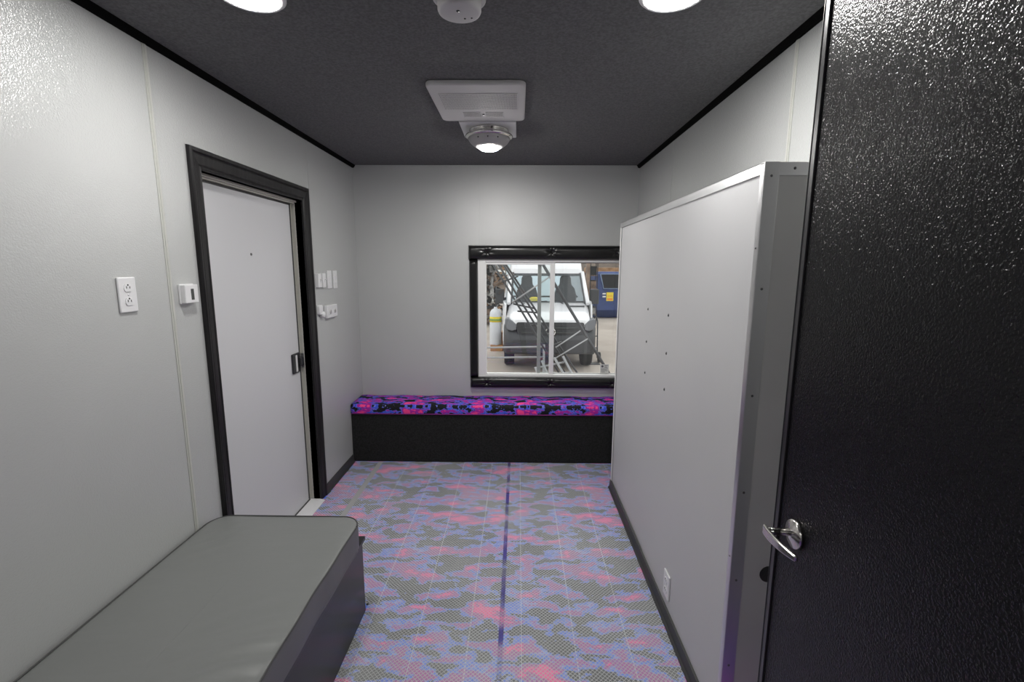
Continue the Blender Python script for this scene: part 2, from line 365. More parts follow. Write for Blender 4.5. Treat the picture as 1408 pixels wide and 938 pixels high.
s = MB().box(.168, .200, D+.040, D+.060, WZ0+.026, WZ1-.022).box(.200, WX1-.05, D+.040, D+.060, WZ1-.030, WZ1-.022).box(.200, WX1-.05, D+.040, D+.060, WZ0+.026, WZ0+.031)
sash2 = s.build('sash', M['grey_frame'], wn, bevel=.002); sash2['label'] = 'grey fixed sash stile'
MB().box(.198, WX1-.052, D+.0475, D+.0505, WZ0+.030, WZ1-.028).build('pane', M['glass'], sash2)
def pad(x0, x1, z0, z1, horiz, tufts=()):
    """upholstered bar: domed cross-section pulled in at the buttons"""
    mb = MB(); nu = 220 if horiz else 60; nv = 24; g = []
    for i in range(nu+1):
        row = []
        for j in range(nv+1):
            u = i/nu; v = j/nv
            x = x0+(x1-x0)*(u if horiz else v); z = z0+(z1-z0)*(v if horiz else u)
            e = min(1, min(u, 1-u)*(x1-x0 if horiz else z1-z0)/.03)
            t = .046*(max(0, 1-abs(2*v-1)**3.2))**.45*(max(0, 1-(1-e)**2.5))**.5
            for tx, tz in tufts:
                dx, dz = x-tx, z-tz; r = math.hypot(dx, dz*1.2)
                t -= .026*math.exp(-(r/.012)**1.2)
                a = math.atan2(dz, dx)
                t -= .0075*math.exp(-(r/.05)**2)*(1-math.exp(-(r/.010)**2))*(0.5+.5*math.cos(8*a+1.3))**2
            row.append(mb.bm.verts.new((x, D-.002-max(t, 0), z)))
        g.append(row)
    for i in range(nu):
        for j in range(nv):
            q = mb.bm.faces.new((g[i][j], g[i+1][j], g[i+1][j+1], g[i][j+1])); q.smooth = True
    ring = [g[i][0] for i in range(nu+1)]+[g[nu][j] for j in range(1, nv+1)]+[g[i][nv] for i in range(nu-1, -1, -1)]+[g[0][j] for j in range(nv-1, 0, -1)]
    bk = [mb.bm.verts.new((v.co.x, D, v.co.z)) for v in ring]
    for i in range(len(ring)):
        k = (i+1) % len(ring); mb.bm.faces.new((ring[i], bk[i], bk[k], ring[k]))
    mb.bm.faces.new(bk)
    return mb
tz1, tz0 = 1.768, .618
for (a, b_, c_, d_, hz, tf) in ((-.432, .995, 1.700, 1.822, True, [(-.275, tz1), (.285, tz1), (.83, tz1)]), (-.425, .995, .572, .672, True, [(-.275, tz0), (.285, tz0), (.83, tz0)]),
                                (-.425, -.350, .672, 1.700, False, []), (.930, .995, .672, 1.700, False, [])):
    p = pad(a, b_, c_, d_, hz, tf).build('padded_surround', M['pad'], wn)
    for tx, tz in tf: MB().lathe([(.009, 0), (.009, .003), (.006, .006), (0, .007)], (tx, D-.014, tz), (0,-1,0), 14).build('button', M['pad'], p)
# sticker on the glass
st = MB().box(.738, .815, D+.0455, D+.047, .697, .780).build('window_sticker', M['paper']); tag(st, 'small white printed sticker in lower right corner of window glass', 'sticker')
b = MB()
b.lathe([(0.0, 0), (.011, 0), (.011, .0006), (0, .0006)], (.758, D+.0455, .762), (0,-1,0), 16)
for k, (u0, u1) in enumerate(((.776,.806),(.776,.798),(.776,.803),(.746,.806),(.746,.798),(.746,.804),(.746,.780))):
    b.box(u0, u1, D+.0448, D+.0455, .769-.0098*k, .7722-.0098*k)
b.build('sticker_print', M['ink'], st)
# ================================================================== BENCH
bx = thing('storage_bench', 'long low black carpeted storage bench under the window', 'bench', (-.2, 3.91, 0))
DF = 3.752
MB().box(XL+.002, XR-.002, DF, DF+.02, 0, .418).build('front_panel', M['carpet_black'], bx, bevel=.003)
MB().box(XL+.002, XL+.02, DF+.02, D-.002, 0, .4).build('side_panel', M['carpet_black'], bx)
MB().box(XR-.02, XR-.002, DF+.02, D-.002, 0, .4).build('side_panel', M['carpet_black'], bx)
MB().box(XL+.002, XR-.002, DF+.02, D-.002, .4, .418).build('lid', M['carpet_black'], bx)
cu = MB()
prof = [(DF-.004, .420), (DF-.008, .428), (DF-.008, .485), (DF+.004, .498), (DF+.06, .502), (D-.05, .502), (D-.012, .496), (D-.004, .480), (D-.004, .420)]
nx = 60; g = []
for i in range(nx+1):
    u = i/nx; x = XL+.004+(XR-XL-.008)*u; row = []
    for (y, z) in prof: row.append(cu.bm.verts.new((x, y, z+(.0025*math.sin(x*17)+.0015*math.sin(x*41) if z > .45 else 0))))
    g.append(row)
for i in range(nx):
    for j in range(len(prof)-1):
        q = cu.bm.faces.new((g[i][j], g[i][j+1], g[i+1][j+1], g[i+1][j])); q.smooth = True
    cu.bm.faces.new((g[i][-1], g[i][0], g[i+1][0], g[i+1][-1]))
cu.bm.faces.new(g[0]); cu.bm.faces.new(g[-1][::-1])
cush = cu.build('bench_cushion', M['camo']); tag(cush, 'long thin bench cushion in pink, blue and black camouflage cloth', 'cushion')
MB().tube([(XL+.006, DF-.009, .424), (XR-.006, DF-.009, .424)], .0035).build('piping', mat('magenta_piping', (.30,.03,.25), .7), cush)
# ================================================================== BED
bt = .386; BX, BY0, BY1 = -.728, .10, 2.015
bed = thing('bed_platform', 'black laminate bed platform against the left wall', 'bed', ((XL+BX)/2, 1.0, 0))
MB().box(BX-.018, BX, BY0, BY1, 0, bt-.02).build('side_panel', M['black_lam'], bed, bevel=.0015)
MB().box(XL+.002, BX-.018, BY1-.018, BY1, 0, bt-.02).build('end_panel', M['black_lam'], bed, bevel=.0015)
MB().box(XL+.002, BX-.018, BY0, BY0+.018, 0, bt-.02).build('end_panel', M['black_lam'], bed, bevel=.0015)
MB().box(XL+.002, BX+.012, BY0, BY1+.008, bt-.02, bt-.001).build('top_board', M['black_lam'], bed, bevel=.002)
def mattress():
    x0, x1, y0, y1 = XL+.012, -.712, .14, 1.985; r = .085; T = .116
    out = rrect(x0, x1, y0, y1, r, 8); n = len(out); cx, cy = (x0+x1)/2, (y0+y1)/2
    mb = MB(); bm = mb.bm
    # resample the outline finely so the top can be a smooth grid of rings
    P = []
    for i in range(n):
        a = Vector(out[i]); b = Vector(out[(i+1) % n]); k = max(1, int((b-a).length/.02))
        for t in range(k): P.append(a+(b-a)*t/k)
    def wob(x, y): return .002*math.sin(y*9+x*3)+.0014*math.sin(y*23+x*6)
    def top(x, y):
        dx = min(x-x0, x1-x); dy = min(y-y0, y1-y); d = max(0, min(dx, dy))
        h = .012*(1-math.exp(-d/.05))
        # wrinkles pulled in from the right hand edge near the foot of the photo
        fr_ = math.exp(-((x-(x1-.05))/.17)**2)*(1/(1+math.exp((y-1.36)/.05)))
        h += fr_*.0055*math.sin((y*1.0-(x-x0)*.55)*72+3*math.sin(x*9))
        h += .0035*math.exp(-((x-(x0+.12))/.07)**2)*math.exp(-((y-1.78)/.10)**2)*math.sin((y-x*.7)*70)
        h += .003*math.sin(x*7+y*3)
        return bt+T+h
    rings = []
    levels = [(0, bt), (.004, bt+.006), (.004, bt+.03), (.005, bt+.09), (.003, bt+T-.006), (0, bt+T)]
    for off, z in levels:
        R_ = []
        for p in P:
            d = Vector((cx-p.x, cy-p.y)); d.normalize()
            w_ = wob(p.x, p.y)
            R_.append(bm.verts.new((min(max(p.x - d.x*off + w_*(1 if p.x > cx else 0), x0), x1+.01), min(max(p.y-d.y*off, y0-.01), y1+.01), z)))
        rings.append(R_)
    ns = 30
    for s_ in range(1, ns+1):
        t = 1-(s_/ns)**1.0*.985
        R_ = []
        for p in P:
            # shrink as a rounded rectangle towards a spine
            hx, hy = (x1-x0)/2, (y1-y0)/2; inset = hx*(1-t)
            sx_ = (hx-inset)/hx; sy_ = (hy-inset)/hy
            x = cx+(p.x-cx)*sx_; y = cy+(p.y-cy)*sy_
            R_.append(bm.verts.new((x, y, top(x, y))))
        rings.append(R_)
    for A, B in zip(rings, rings[1:]):
        for k in range(len(P)):
            q = bm.faces.new((A[k], A[(k+1) % len(P)], B[(k+1) % len(P)], B[k])); q.smooth = True
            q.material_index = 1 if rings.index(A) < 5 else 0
    q = bm.faces.new(rings[-1]); bm.faces.new(rings[0][::-1]).material_index = 1
    return mb, [(v.co.x, v.co.y, v.co.z) for v in rings[5]], [(v.co.x, v.co.y, v.co.z) for v in rings[0]]
mm, edge, edge0 = mattress()
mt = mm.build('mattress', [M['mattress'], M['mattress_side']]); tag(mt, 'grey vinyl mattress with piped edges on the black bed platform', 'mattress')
MB().tube([(x, y, z+.001) for x, y, z in edge]+[edge[0]], .0032, 8).build('piping', M['piping'], mt)
MB().tube([(x, y, z+.004) for x, y, z in edge0]+[(edge0[0][0], edge0[0][1], edge0[0][2]+.004)], .0030, 8).build('piping', M['mattress_side'], mt)
# ================================================================== HALF-HEIGHT CABINET on the right
XP, ZP, YN, YF = .7055, 1.944, 1.415, 3.333
cb = thing('partition_cabinet', 'tall white panelled cabinet edged with aluminium angle along the right wall', 'cabinet', ((XP+XR)/2, (YN+YF)/2, 0))
SEAM = 2.432
MB().box(XP+.003, XP+.02, YN+.003, SEAM-.0008, 0, ZP-.003).build('side_panel', M['cab'], cb, bevel=.0015)
MB().box(XP+.0065, XP+.02, SEAM+.0008, YF-.003, 0, ZP-.003).build('side_panel', M['cab'], cb)
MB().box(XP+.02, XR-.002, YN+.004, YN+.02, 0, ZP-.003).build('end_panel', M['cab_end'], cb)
MB().box(XP+.02, XR-.002, YF-.02, YF-.003, 0, ZP-.003).build('end_panel', M['cab'], cb)
MB().box(XP+.02, XR-.002, YN+.02, YF-.02, ZP-.02, ZP-.003).build('top_panel', M['cab'], cb)
# aluminium angles
MB().box(XP, XP+.003, YN, YN+.024, 0, ZP-.004).box(XP, XP+.043, YN-.0015, YN+.004, 0, ZP).build('corner_angle', M['alu'], cb, bevel=.001)
MB().box(XP, XP+.003, YN+.024, YF, ZP-.033, ZP).box(XP, XP+.03, YN, YF, ZP-.003, ZP).build('top_angle', M['alu'], cb, bevel=.001)
MB().box(XP+.043, XR-.002, YN, YN+.004, ZP-.038, ZP-.001).box(XP+.043, XR-.002, YN, YN+.03, ZP-.003, ZP-.0005).build('top_angle', M['alu'], cb, bevel=.001)
MB().box(XP, XP+.003, YF-.024, YF, 0, ZP-.033).box(XP, XP+.03, YF-.001, YF+.0015, 0, ZP-.003).build('corner_angle', M['vinyl_frame'], cb, bevel=.001)
MB().prism([(XP+.004, 0), (XP-.020, 0), (XP-.010, .010), (XP-.006, .058), (XP+.004, .060)], 1, YN+.024, YF-.002).build('cove_base', M['rubber'], cb)
def screw(p, ax, par, r=.004, m='screw'):
    ax = Vector(ax)
    MB().lathe([(r, 0), (r, .001), (r*.6, .0025), (0, .003)], p, ax, 12).build('screw', M[m], par)
for z in (1.905, 1.58, 1.25, .93, .62, .30): screw((XP+.021, YN-.0015, z), (0,-1,0), cb)
for z in (.70, 1.70, .16): screw((XP, YN+.012, z), (-1,0,0), cb, .003)
screw((XP+.087, YN, 1.926), (0,-1,0), cb)
for y, zs in ((2.568, (1.416, 1.236, 1.060)), (2.205, (1.420, 1.237, 1.060))):
    for z in zs:
        MB().lathe([(.0075, 0), (.0075, .001), (.005, .002), (0, .002)], (XP+(.003 if y < SEAM else .0065), y, z), (-1,0,0), 14).build('bolt_cap', M['screw'], cb)
        MB().lathe([(.0050, .0), (.0050, .0012), (0, .0014)], (XP+(.003 if y < SEAM else .0065)-.0018, y, z-.001), (-1,0,0), 12).build('bolt_hole', M['slot'], cb)
MB().lathe([(.029, 0), (.029, .0012), (.025, .002), (0, .0015)], (XP+.128, YN+.004, .640), (0,-1,0), 28).build('cable_grommet', M['slot'], cb)
# ================================================================== BLACK DOOR (door_2), swung open
TH = math.radians(5.0); E = Vector((.6390, 1.08, 0)); DW, DH, DT = .80, 2.30, .036
RD = Matrix.Translation(E) @ Matrix.Rotation(-TH, 4, 'Z')     # local +y points to the free edge's far side; leaf runs along -y; room face at x=0
d2 = thing('door_2', 'black textured door standing open at right with satin lever', 'door', (E.x, E.y-.4, 0), kind='structure')
def dbx(x0, x1, y0, y1, z0, z1, mb=None): return (mb or MB()).box(x0, x1, y0, y1, z0, z1, R=RD)
dbx(.0, DT, -DW, -.004, .012, DH).build('door_leaf', M['black_frp'], d2)
e = MB(); dbx(-.004, DT+.004, -.020, 0, .01, DH+.002, e); dbx(-.0055, -.0035, -.0035, -.0005, .012, DH, e)
e.build('edge_trim', M['black_edge'], d2, bevel=.0015)
def dp(x, y, z): return RD @ Vector((x, y, z))
nrm = (RD.to_3x3() @ Vector((-1, 0, 0)))
hy, hz = -.100, 1.050
lv = MB().lathe([(.033, 0), (.033, .006), (.031, .010), (.016, .013), (.012, .016), (0, .016)], dp(0, hy, hz), nrm, 36).build('lever_rose', M['steel'], d2)
h = MB()
h.tube([dp(-.012, hy, hz+.004), dp(-.050, hy, hz+.004), dp(-.062, hy-.002, hz+.004)], .0085, 14)
h.build('lever_spindle', M['chrome'], lv)
# flat bowed lever blade
bl = MB(); rows = []
for i in range(17):
    t = i/16; L = .108*t
    y = hy+.010-L; x = -.066+.020*t**1.7-.003*math.sin(PI*t); hh = .0115*(1-.45*t)+.001*math.sin(PI*t); th_ = .0042
    zc = hz+.004-.004*t
    rows.append([bl.bm.verts.new(dp(x-th_, y, zc-hh)), bl.bm.verts.new(dp(x+th_, y, zc-hh)), bl.bm.verts.new(dp(x+th_, y, zc+hh)), bl.bm.verts.new(dp(x-th_, y, zc+hh))])
for A, B in zip(rows, rows[1:]):
    for k in range(4): bl.bm.faces.new((A[k], A[(k+1) % 4], B[(k+1) % 4], B[k]))
bl.bm.faces.new(rows[0]); bl.bm.faces.new(rows[-1][::-1])
bl.build('lever_handle', M['steel'], lv, bevel=.003, seg=3)
hinge = RD @ Vector((0, -DW, 0))
struct(MB().box(hinge.x+.005, XR, hinge.y-.055, hinge.y-.008, 0, H).build('wall_entry', M['wall']))
# ================================================================== WALL DEVICES
def face_box(mb, y0, y1, z0, z1, d0, d1, side=0):   # on the left wall, d = distance off the wall
    return mb.box(XL+d0, XL+d1, y0, y1, z0, z1)
def outlet(x, s, yc, zc, label):
    """duplex receptacle on a wall plane x facing s (+1/-1)"""
    t = thing('wall_outlet', label, 'outlet', (x, yc, zc))
    MB().box(min(x, x+s*.008), max(x, x+s*.008), yc-.039, yc+.039, zc-.0625, zc+.0625).build('cover_plate', M['white_pl'], t, bevel=.004, seg=3)
    for dz in (.024, -.024):
        o = MB().prism([(yc+a, zc+dz+b) for a, b in [(.017*math.cos(q), max(-.0135, min(.0135, .0175*math.sin(q)))) for q in [2*PI*k/28 for k in range(28)]]], 0, x+s*.0075, x+s*.0105).build('receptacle', M['white_pl'], t, bevel=.0008)
        b = MB(); xa, xb = sorted((x+s*.0104, x+s*.0109))
        b.box(xa, xb, yc-.0085, yc-.0055, zc+dz-.0015, zc+dz+.007).box(xa, xb, yc+.0055, yc+.0085, zc+dz-.0015, zc+dz+.006)
        b.lathe([(.0032, 0), (.0032, .0005), (0, .0005)], (x+s*.0104, yc, zc+dz-.0075 if False else zc+dz+.011), (s,0,0), 10)
        b.build('slots', M['slot'], o)
    MB().lathe([(.003, 0), (.003, .0008), (0, .0012)], (x+s*.008, yc, zc), (s,0,0), 10).build('screw', M['alu'], t)
    return t
outlet(XL, 1, 1.651, 1.538, 'white duplex power outlet on left wall near the camera, left of the thermostat')
outlet(XP+.003, -1, 1.997, .170, 'white power outlet low on the side of the right hand cabinet')
th = thing('thermostat', 'small white thermostat with grey display between outlet and door casing', 'thermostat', (XL, 1.95, 1.525))
face_box(MB(), 1.906, 1.990, 1.484, 1.566, 0, .010).build('back_plate', M['white_pl'], th, bevel=.003)
face_box(MB(), 1.908, 1.986, 1.487, 1.563, .010, .030).build('housing', M['white_pl'], th, bevel=.003, seg=3)
face_box(MB(), 1.941, 1.959, 1.500, 1.546, .0298, .0306).build('display', M['grey_scr'], th, bevel=.0003)
def switch(yc, zc, wd, ht, dp_, label, rocker):
    t = thing('light_switch', label, 'switch', (XL, yc, zc))
    face_box(MB(), yc-wd/2, yc+wd/2, zc-ht/2, zc+ht/2, 0, dp_).build('cover_plate', M['white_pl'], t, bevel=.003)
    if rocker: face_box(MB(), yc-.014, yc+.014, zc-.028, zc+.028, dp_-.001, dp_+.004).build('rocker', M['white_pl'], t, bevel=.002)
    else:
        face_box(MB(), yc-.006, yc+.006, zc-.012, zc+.012, dp_-.001, dp_+.003).build('toggle_slot', M['white_pl'], t, bevel=.001)
        MB().prism([(XL+dp_, zc-.004), (XL+dp_+.012, zc+.006), (XL+dp_+.012, zc+.012), (XL+dp_, zc+.006)], 1, yc-.004, yc+.004).build('toggle', M['white_pl'], t, bevel=.001)
    return t
switch(3.243, 1.542, .052, .094, .025, 'white surface box switch closest to the door casing, upper row', False)
switch(3.316, 1.542, .052, .098, .025, 'second white surface box switch from the door casing, upper row', False)
switch(3.450, 1.544, .076, .130, .008, 'slim tall white rocker switch beside the surface boxes', True)
switch(3.560, 1.541, .072, .134, .008, 'slim tall white rocker switch farthest from the door, upper row', True)
hk = thing('wall_sensor', 'small rounded white device below the switches, beside the door casing', 'sensor', (XL, 3.30, 1.32))
MB().prism(rrect(3.215, 3.270, 1.305, 1.372, .014), 0, XL, XL+.022).build('housing', M['white_pl'], hk, bevel=.004)
MB().lathe([(.022, 0), (.022, .022), (.016, .028), (0, .030)], (XL+.004, 3.270, 1.303), (1,0,0), 24).build('sensor_dome', M['white_pl'], hk)
dc = thing('wall_outlet', 'white horizontal surface box outlet lowest on the wall right of the door', 'outlet', (XL, 3.475, 1.31))
face_box(MB(), 3.335, 3.520, 1.268, 1.360, 0, .026).build('housing', M['white_pl'], dc, bevel=.005, seg=3)
for yy in (3.385, 3.470):
    MB().lathe([(.018, 0), (.018, .002), (0, .002)], (XL+.0255, yy, 1.314), (1,0,0), 20).build('receptacle', M['vent_pl'], dc)
    face_box(MB(), yy-.008, yy-.005, 1.311, 1.320, .0272, .0278).box(XL+.0272, XL+.0278, yy+.005, yy+.008, 1.311, 1.320).build('slots', M['slot'], dc)
# ================================================================== CEILING ITEMS
vt = thing('ceiling_vent', 'square white plastic ceiling exhaust vent with slotted grilles', 'vent', (-.20, 2.52, H))
vx0, vx1, vy0, vy1 = -.432, .028, 2.262, 2.800
MB().prism(rrect(vx0, vx1, vy0, vy1, .035), 2, H-.024, H).build('cover', M['vent_pl'], vt, bevel=.008, seg=3)
def slots(x0, x1, y0, y1, n, name):
    gx = MB().box(x0, x1, y0, y1, H-.0248, H-.024).build(name, M['slot'], vt)
    b = MB(); st_ = (x1-x0)/n
    for k in range(n): b.box(x0+st_*(k+.27), x0+st_*(k+1), y0, y1, H-.0262, H-.0248)
    for k in range(1, 7): b.box(x0, x1, y0+(y1-y0)*k/7-.0012, y0+(y1-y0)*k/7+.0012, H-.0262, H-.0248)
    b.box(x0-.002, x1+.002, y0-.003, y0, H-.0262, H-.024).box(x0-.002, x1+.002, y1, y1+.003, H-.0262, H-.024)
    b.build('slats', M['vent_pl'], gx)
slots(-.385, -.012, 2.372, 2.592, 56, 'grille')
slots(-.300, -.208, 2.640, 2.712, 16, 'lower_grille'); slots(-.180, -.088, 2.640, 2.712, 16, 'lower_grille')
MB().lathe([(.006, 0), (.006, .003), (0, .003)], (-.194, 2.676, H-.024), (0,0,-1), 14).build('indicator', M['grey_scr'], vt)
sm = thing('smoke_detector', 'round white smoke detector on the dark ceiling between the two lights', 'smoke detector', (-.187, 1.60, H))
sc_ = (-.190, 1.603, H)
MB().lathe([(.083, 0), (.083, .012), (.078, .014), (0, .014)], sc_, (0,0,-1), 48).build('mounting_base', M['vent_pl'], sm)
MB().lathe([(.068, .014), (.068, .044), (.065, .050), (.058, .053), (0, .054)], sc_, (0,0,-1), 48).build('housing', M['vent_pl'], sm)
for dx, dy, r in ((-.002, -.01, .006), (.014, .035, .0035), (.036, .032, .003)):
    MB().lathe([(r, 0), (r, .0012), (0, .0012)], (sc_[0]+dx, sc_[1]+dy-.008, H-.0535), (0,0,-1), 14).build('test_button' if r > .005 else 'indicator', M['grey_scr'], sm)
def puck(x, y, label, lens='lens'):
    t = thing('ceiling_light', label, 'ceiling light', (x, y, H), group='round ceiling lights')
    MB().lathe([(.104, 0), (.104, .006), (.098, .011), (.084, .012), (.083, .008), (0, .008)], (x, y, H), (0,0,-1), 48).build('trim_ring', M['white_pl'], t)
    MB().lathe([(.083, .0085), (.080, .0125), (0, .014)], (x, y, H), (0,0,-1), 48).build('lens', M[lens], t)
puck(-.838, 1.585, 'bright round flush ceiling light at left, over the bed side')
puck(.470, 1.590, 'bright round flush ceiling light at right, over the cabinet side')
puck(-.80, -1.25, 'added unseen fill light on the ceiling behind the camera, bed side', 'added_lens')  # this pair is added, out of view, to light the rear of the room
puck(.45, -1.25, 'added unseen fill light on the ceiling behind the camera, door side', 'added_lens')
fx = thing('dome_light', 'metal dome ceiling light on square white plate behind the vent', 'ceiling light', (-.186, 3.02, H))
MB().box(-.352, -.020, 2.86, 3.19, H-.012, H).build('mounting_plate', M['white_pl'], fx, bevel=.004)
fc = (-.186, 3.02, H)
MB().lathe([(.120, .012), (.120, .020), (.108, .024), (.108, .034), (.142, .042), (.146, .050), (.140, .057), (.118, .062)], fc, (0,0,-1), 56).build('ring', M['chrome'], fx)
MB().lathe([(.130, .055), (.127, .068), (.115, .086), (.094, .103), (.070, .115), (.066, .114), (0, .114)], fc, (0,0,-1), 56).build('dome', mat('frosted_grey', (.42,.41,.41), .4, .1), fx)
MB().lathe([(.058, .113), (.057, .120), (.051, .125), (0, .127)], fc, (0,0,-1), 48).build('lens', M['lens2'], fx)
for k in range(3):
    a = PI/2+.5*k-.5; MB().lathe([(.004, 0), (.004, .003), (0, .004)], (fc[0]+.122*math.cos(a+PI), fc[1]+.122*math.sin(a+PI), H-.076), (0,-1,-.8), 10).build('screw', M['slot'], fx)
# ================================================================== FLOOR FILM
for x0, x1, y0, y1, lb in ((-1.365, -.070, 2.06, 3.748, 'clear mesh protective film covering the floor left of the centre gap'), (-.069, .698, .3, 3.748, 'clear mesh protective film covering the floor right of the centre gap')):
    b = MB()
    if x0 < -1: b.prism([(-.727, .3), (-.070, .3), (-.070, 3.748), (-1.372, 3.748), (-1.372, 3.18), (-1.35, 2.06), (-.727, 2.06)], 2, .0008, .0016)
    else: b.prism([(x0, y0), (.684, y0), (.684, YF), (XR-.004, YF), (XR-.004, y1), (x0, y1)], 2, .0008, .0016)
    tag(b.build('floor_film', M['film']), lb, 'floor film')
tp = film_tape = bpy.data.materials.new('tape_film'); tp.use_nodes = True
t_ = tp.node_tree; pb = t_.nodes['Principled BSDF']; pb.inputs['Base Color'].default_value = (.6,.6,.6,1); pb.inputs['Roughness'].default_value = .35; pb.inputs['Alpha'].default_value = .5
tag(MB().box(-1.178, -1.138, 2.08, 3.74, .0018, .0024).build('tape_strip', tp), 'pale tape strip running along the floor film from bed to bench', 'tape')
sm_m = bpy.data.materials.new('seam_tape'); sm_m.use_nodes = True
pb = sm_m.node_tree.nodes['Principled BSDF']; pb.inputs['Base Color'].default_value = (.09,.07,.38,1); pb.inputs['Roughness'].default_value = .5
_n = noise(sm_m, ocoord(sm_m), 5, 2); _f = nd(sm_m, 'ShaderNodeMapRange'); _f.inputs[1].default_value = .42; _f.inputs[2].default_value = .6; _f.inputs[3].default_value = .08; _f.inputs[4].default_value = .6
ln(sm_m, _n.outputs['Fac'], _f.inputs[0]); ln(sm_m, _f.outputs[0], pb.inputs['Alpha'])
tag(MB().box(-.080, -.058, .5, 3.745, .0018, .0023).build('seam_tape', sm_m), 'thin blue violet tape along the centre seam of the floor film', 'tape')
# ================================================================== YARD
GZ = -.55
struct(MB().box(-16, 22, D+.12, 34, GZ-.1, GZ).build('ground', M['concrete']), 'pale concrete yard', 'ground')
struct(MB().box(-16, 22, 31, 31.3, GZ, 3.6).build('wall_yard', M['yardwall']), 'brown block wall closing the yard', 'wall')
# ---- van
VX = .665
van = thing('van', 'white high roof cargo van parked facing the window', 'van', (VX, 12, GZ))
def vb(mb, secs, mi=0):
    """loft closed outlines given as lists of 3D points"""
    R_ = [[mb.bm.verts.new(p) for p in s_] for s_ in secs]; n = len(R_[0])
    for A, B in zip(R_, R_[1:]):
        for k in range(n): 
            q = mb.bm.faces.new((A[k], A[(k+1) % n], B[(k+1) % n], B[k])); q.material_index = mi; q.smooth = True
    mb.bm.faces.new(R_[0]); mb.bm.faces.new(R_[-1][::-1]); return mb
def vsec(y, hw_b, hw_t, z0, z1, r=.12, n=5):
    """van cross-section: bottom half-width, top half-width, rounded top corners"""
    P = [(-hw_b, z0)]
    for k in range(n+1):
        t = PI-PI/2*k/n; P.append((-hw_t+r+r*math.cos(t), z1-r+r*math.sin(t)))
    for k in range(n+1):
        t = PI/2-PI/2*k/n; P.append((hw_t-r+r*math.cos(t), z1-r+r*math.sin(t)))
    P.append((hw_b, z0))
    return [Vector((VX+x, y, GZ+z)) for x, z in P]
# nose with bonnet
nose = MB(); vb(nose, [vsec(9.62, .84, .76, .97, 1.10, .06), vsec(9.66, .90, .82, .96, 1.14, .08), vsec(9.90, .96, .86, .90, 1.22, .14), vsec(10.45, 1.0, .90, .70, 1.40, .16)])
nose.build('bonnet', M['van_white'], van)
# cargo body + roof as hollow shell: side walls, roof, rear, cab pillars
def quad(mb, a, b, c, d, th=.04, mi=0):
    a, b, c, d = map(Vector, (a, b, c, d)); n = (b-a).cross(d-a).normalized()*th
    vs = [mb.bm.verts.new(p) for p in (a, b, c, d, a+n, b+n, c+n, d+n)]
    for f_ in ((0,1,2,3),(7,6,5,4),(0,4,5,1),(1,5,6,2),(2,6,7,3),(3,7,4,0)): mb.bm.faces.new([vs[i] for i in f_]).material_index = mi
def V(x, y, z): return (VX+x, y, GZ+z)
ys0, ys1 = 10.45, 11.25      # windscreen foot / head
bw, tw = .83, .80           # half-widths at foot / head
body = MB()
# roof dome from windscreen head up and back
vb(body, [vsec(ys1-.02, .86, .81, 2.02, 2.14, .05), vsec(ys1+.18, .89, .83, 2.0, 2.46, .14), vsec(ys1+.55, .90, .82, 2.0, 2.66, .2), vsec(15.0, .92, .84, 2.0, 2.70, .2)])
for s in (-1, 1):
    quad(body, V(s*.99, 10.9, .45), V(s*.99, 15.0, .45), V(s*.99, 15.0, 1.42), V(s*.99, 10.9, 1.42), .04*s)
    quad(body, V(s*.99, 12.1, 1.42), V(s*.99, 15.0, 1.42), V(s*.90, 15.0, 2.05), V(s*.90, 12.1, 2.05), .04*s)
    quad(body, V(s*.96, 10.35, .45), V(s*.99, 10.95, .45), V(s*.99, 10.95, 1.42), V(s*.93, 10.35, 1.36), .04*s)
    # A pillar
    body.tube([V(s*(bw+.05), ys0-.05, 1.38), V(s*(tw+.05), ys1, 2.06)], .045, 8)
body.build('body', M['van_white'], van)
quad_g = MB(); quad(quad_g, V(-bw, ys0, 1.40), V(bw, ys0, 1.40), V(tw, ys1, 2.05), V(-tw, ys1, 2.05), -.012)
quad_g.build('windscreen', M['screen_glass'], van)
wsb = MB()
for a, b_, c_, d_ in (((-bw-.02, ys0-.03, 1.37), (bw+.02, ys0-.03, 1.37), (bw+.02, ys0+.04, 1.43), (-bw-.02, ys0+.04, 1.43)), ((-tw-.02, ys1-.06, 1.99), (tw+.02, ys1-.06, 1.99), (tw+.02, ys1+.0, 2.06), (-tw-.02, ys1, 2.06))):
    quad(wsb, V(*a), V(*b_), V(*c_), V(*d_), -.02)
for s in (-1, 1): quad(wsb, V(s*(bw-.03), ys0-.01, 1.40), V(s*(bw+.03), ys0-.01, 1.40), V(s*(tw+.03), ys1-.02, 2.05), V(s*(tw-.03), ys1-.02, 2.05), -.018)
wsb.build('windscreen_surround', M['van_black'], van)
wp = MB()
for x0, x1 in ((-.62, -.02), (.25, .80)): wp.tube([V(x0+.1, ys0-.06, 1.37), V(x0, ys0-.03, 1.42), V(x1, ys0-.005, 1.435)], .012, 6)
wp.build('wipers', M['van_black'], van)
MB().box(VX+.40, VX+.78, 10.22, 10.28, GZ+1.325, GZ+1.355).build('bonnet_vent', M['van_black'], van)
ck = MB().box(VX-.92, VX+.92, 10.50, 10.85, GZ+.9, GZ+1.38)
ck.build('dashboard', M['seat_dark'], van)
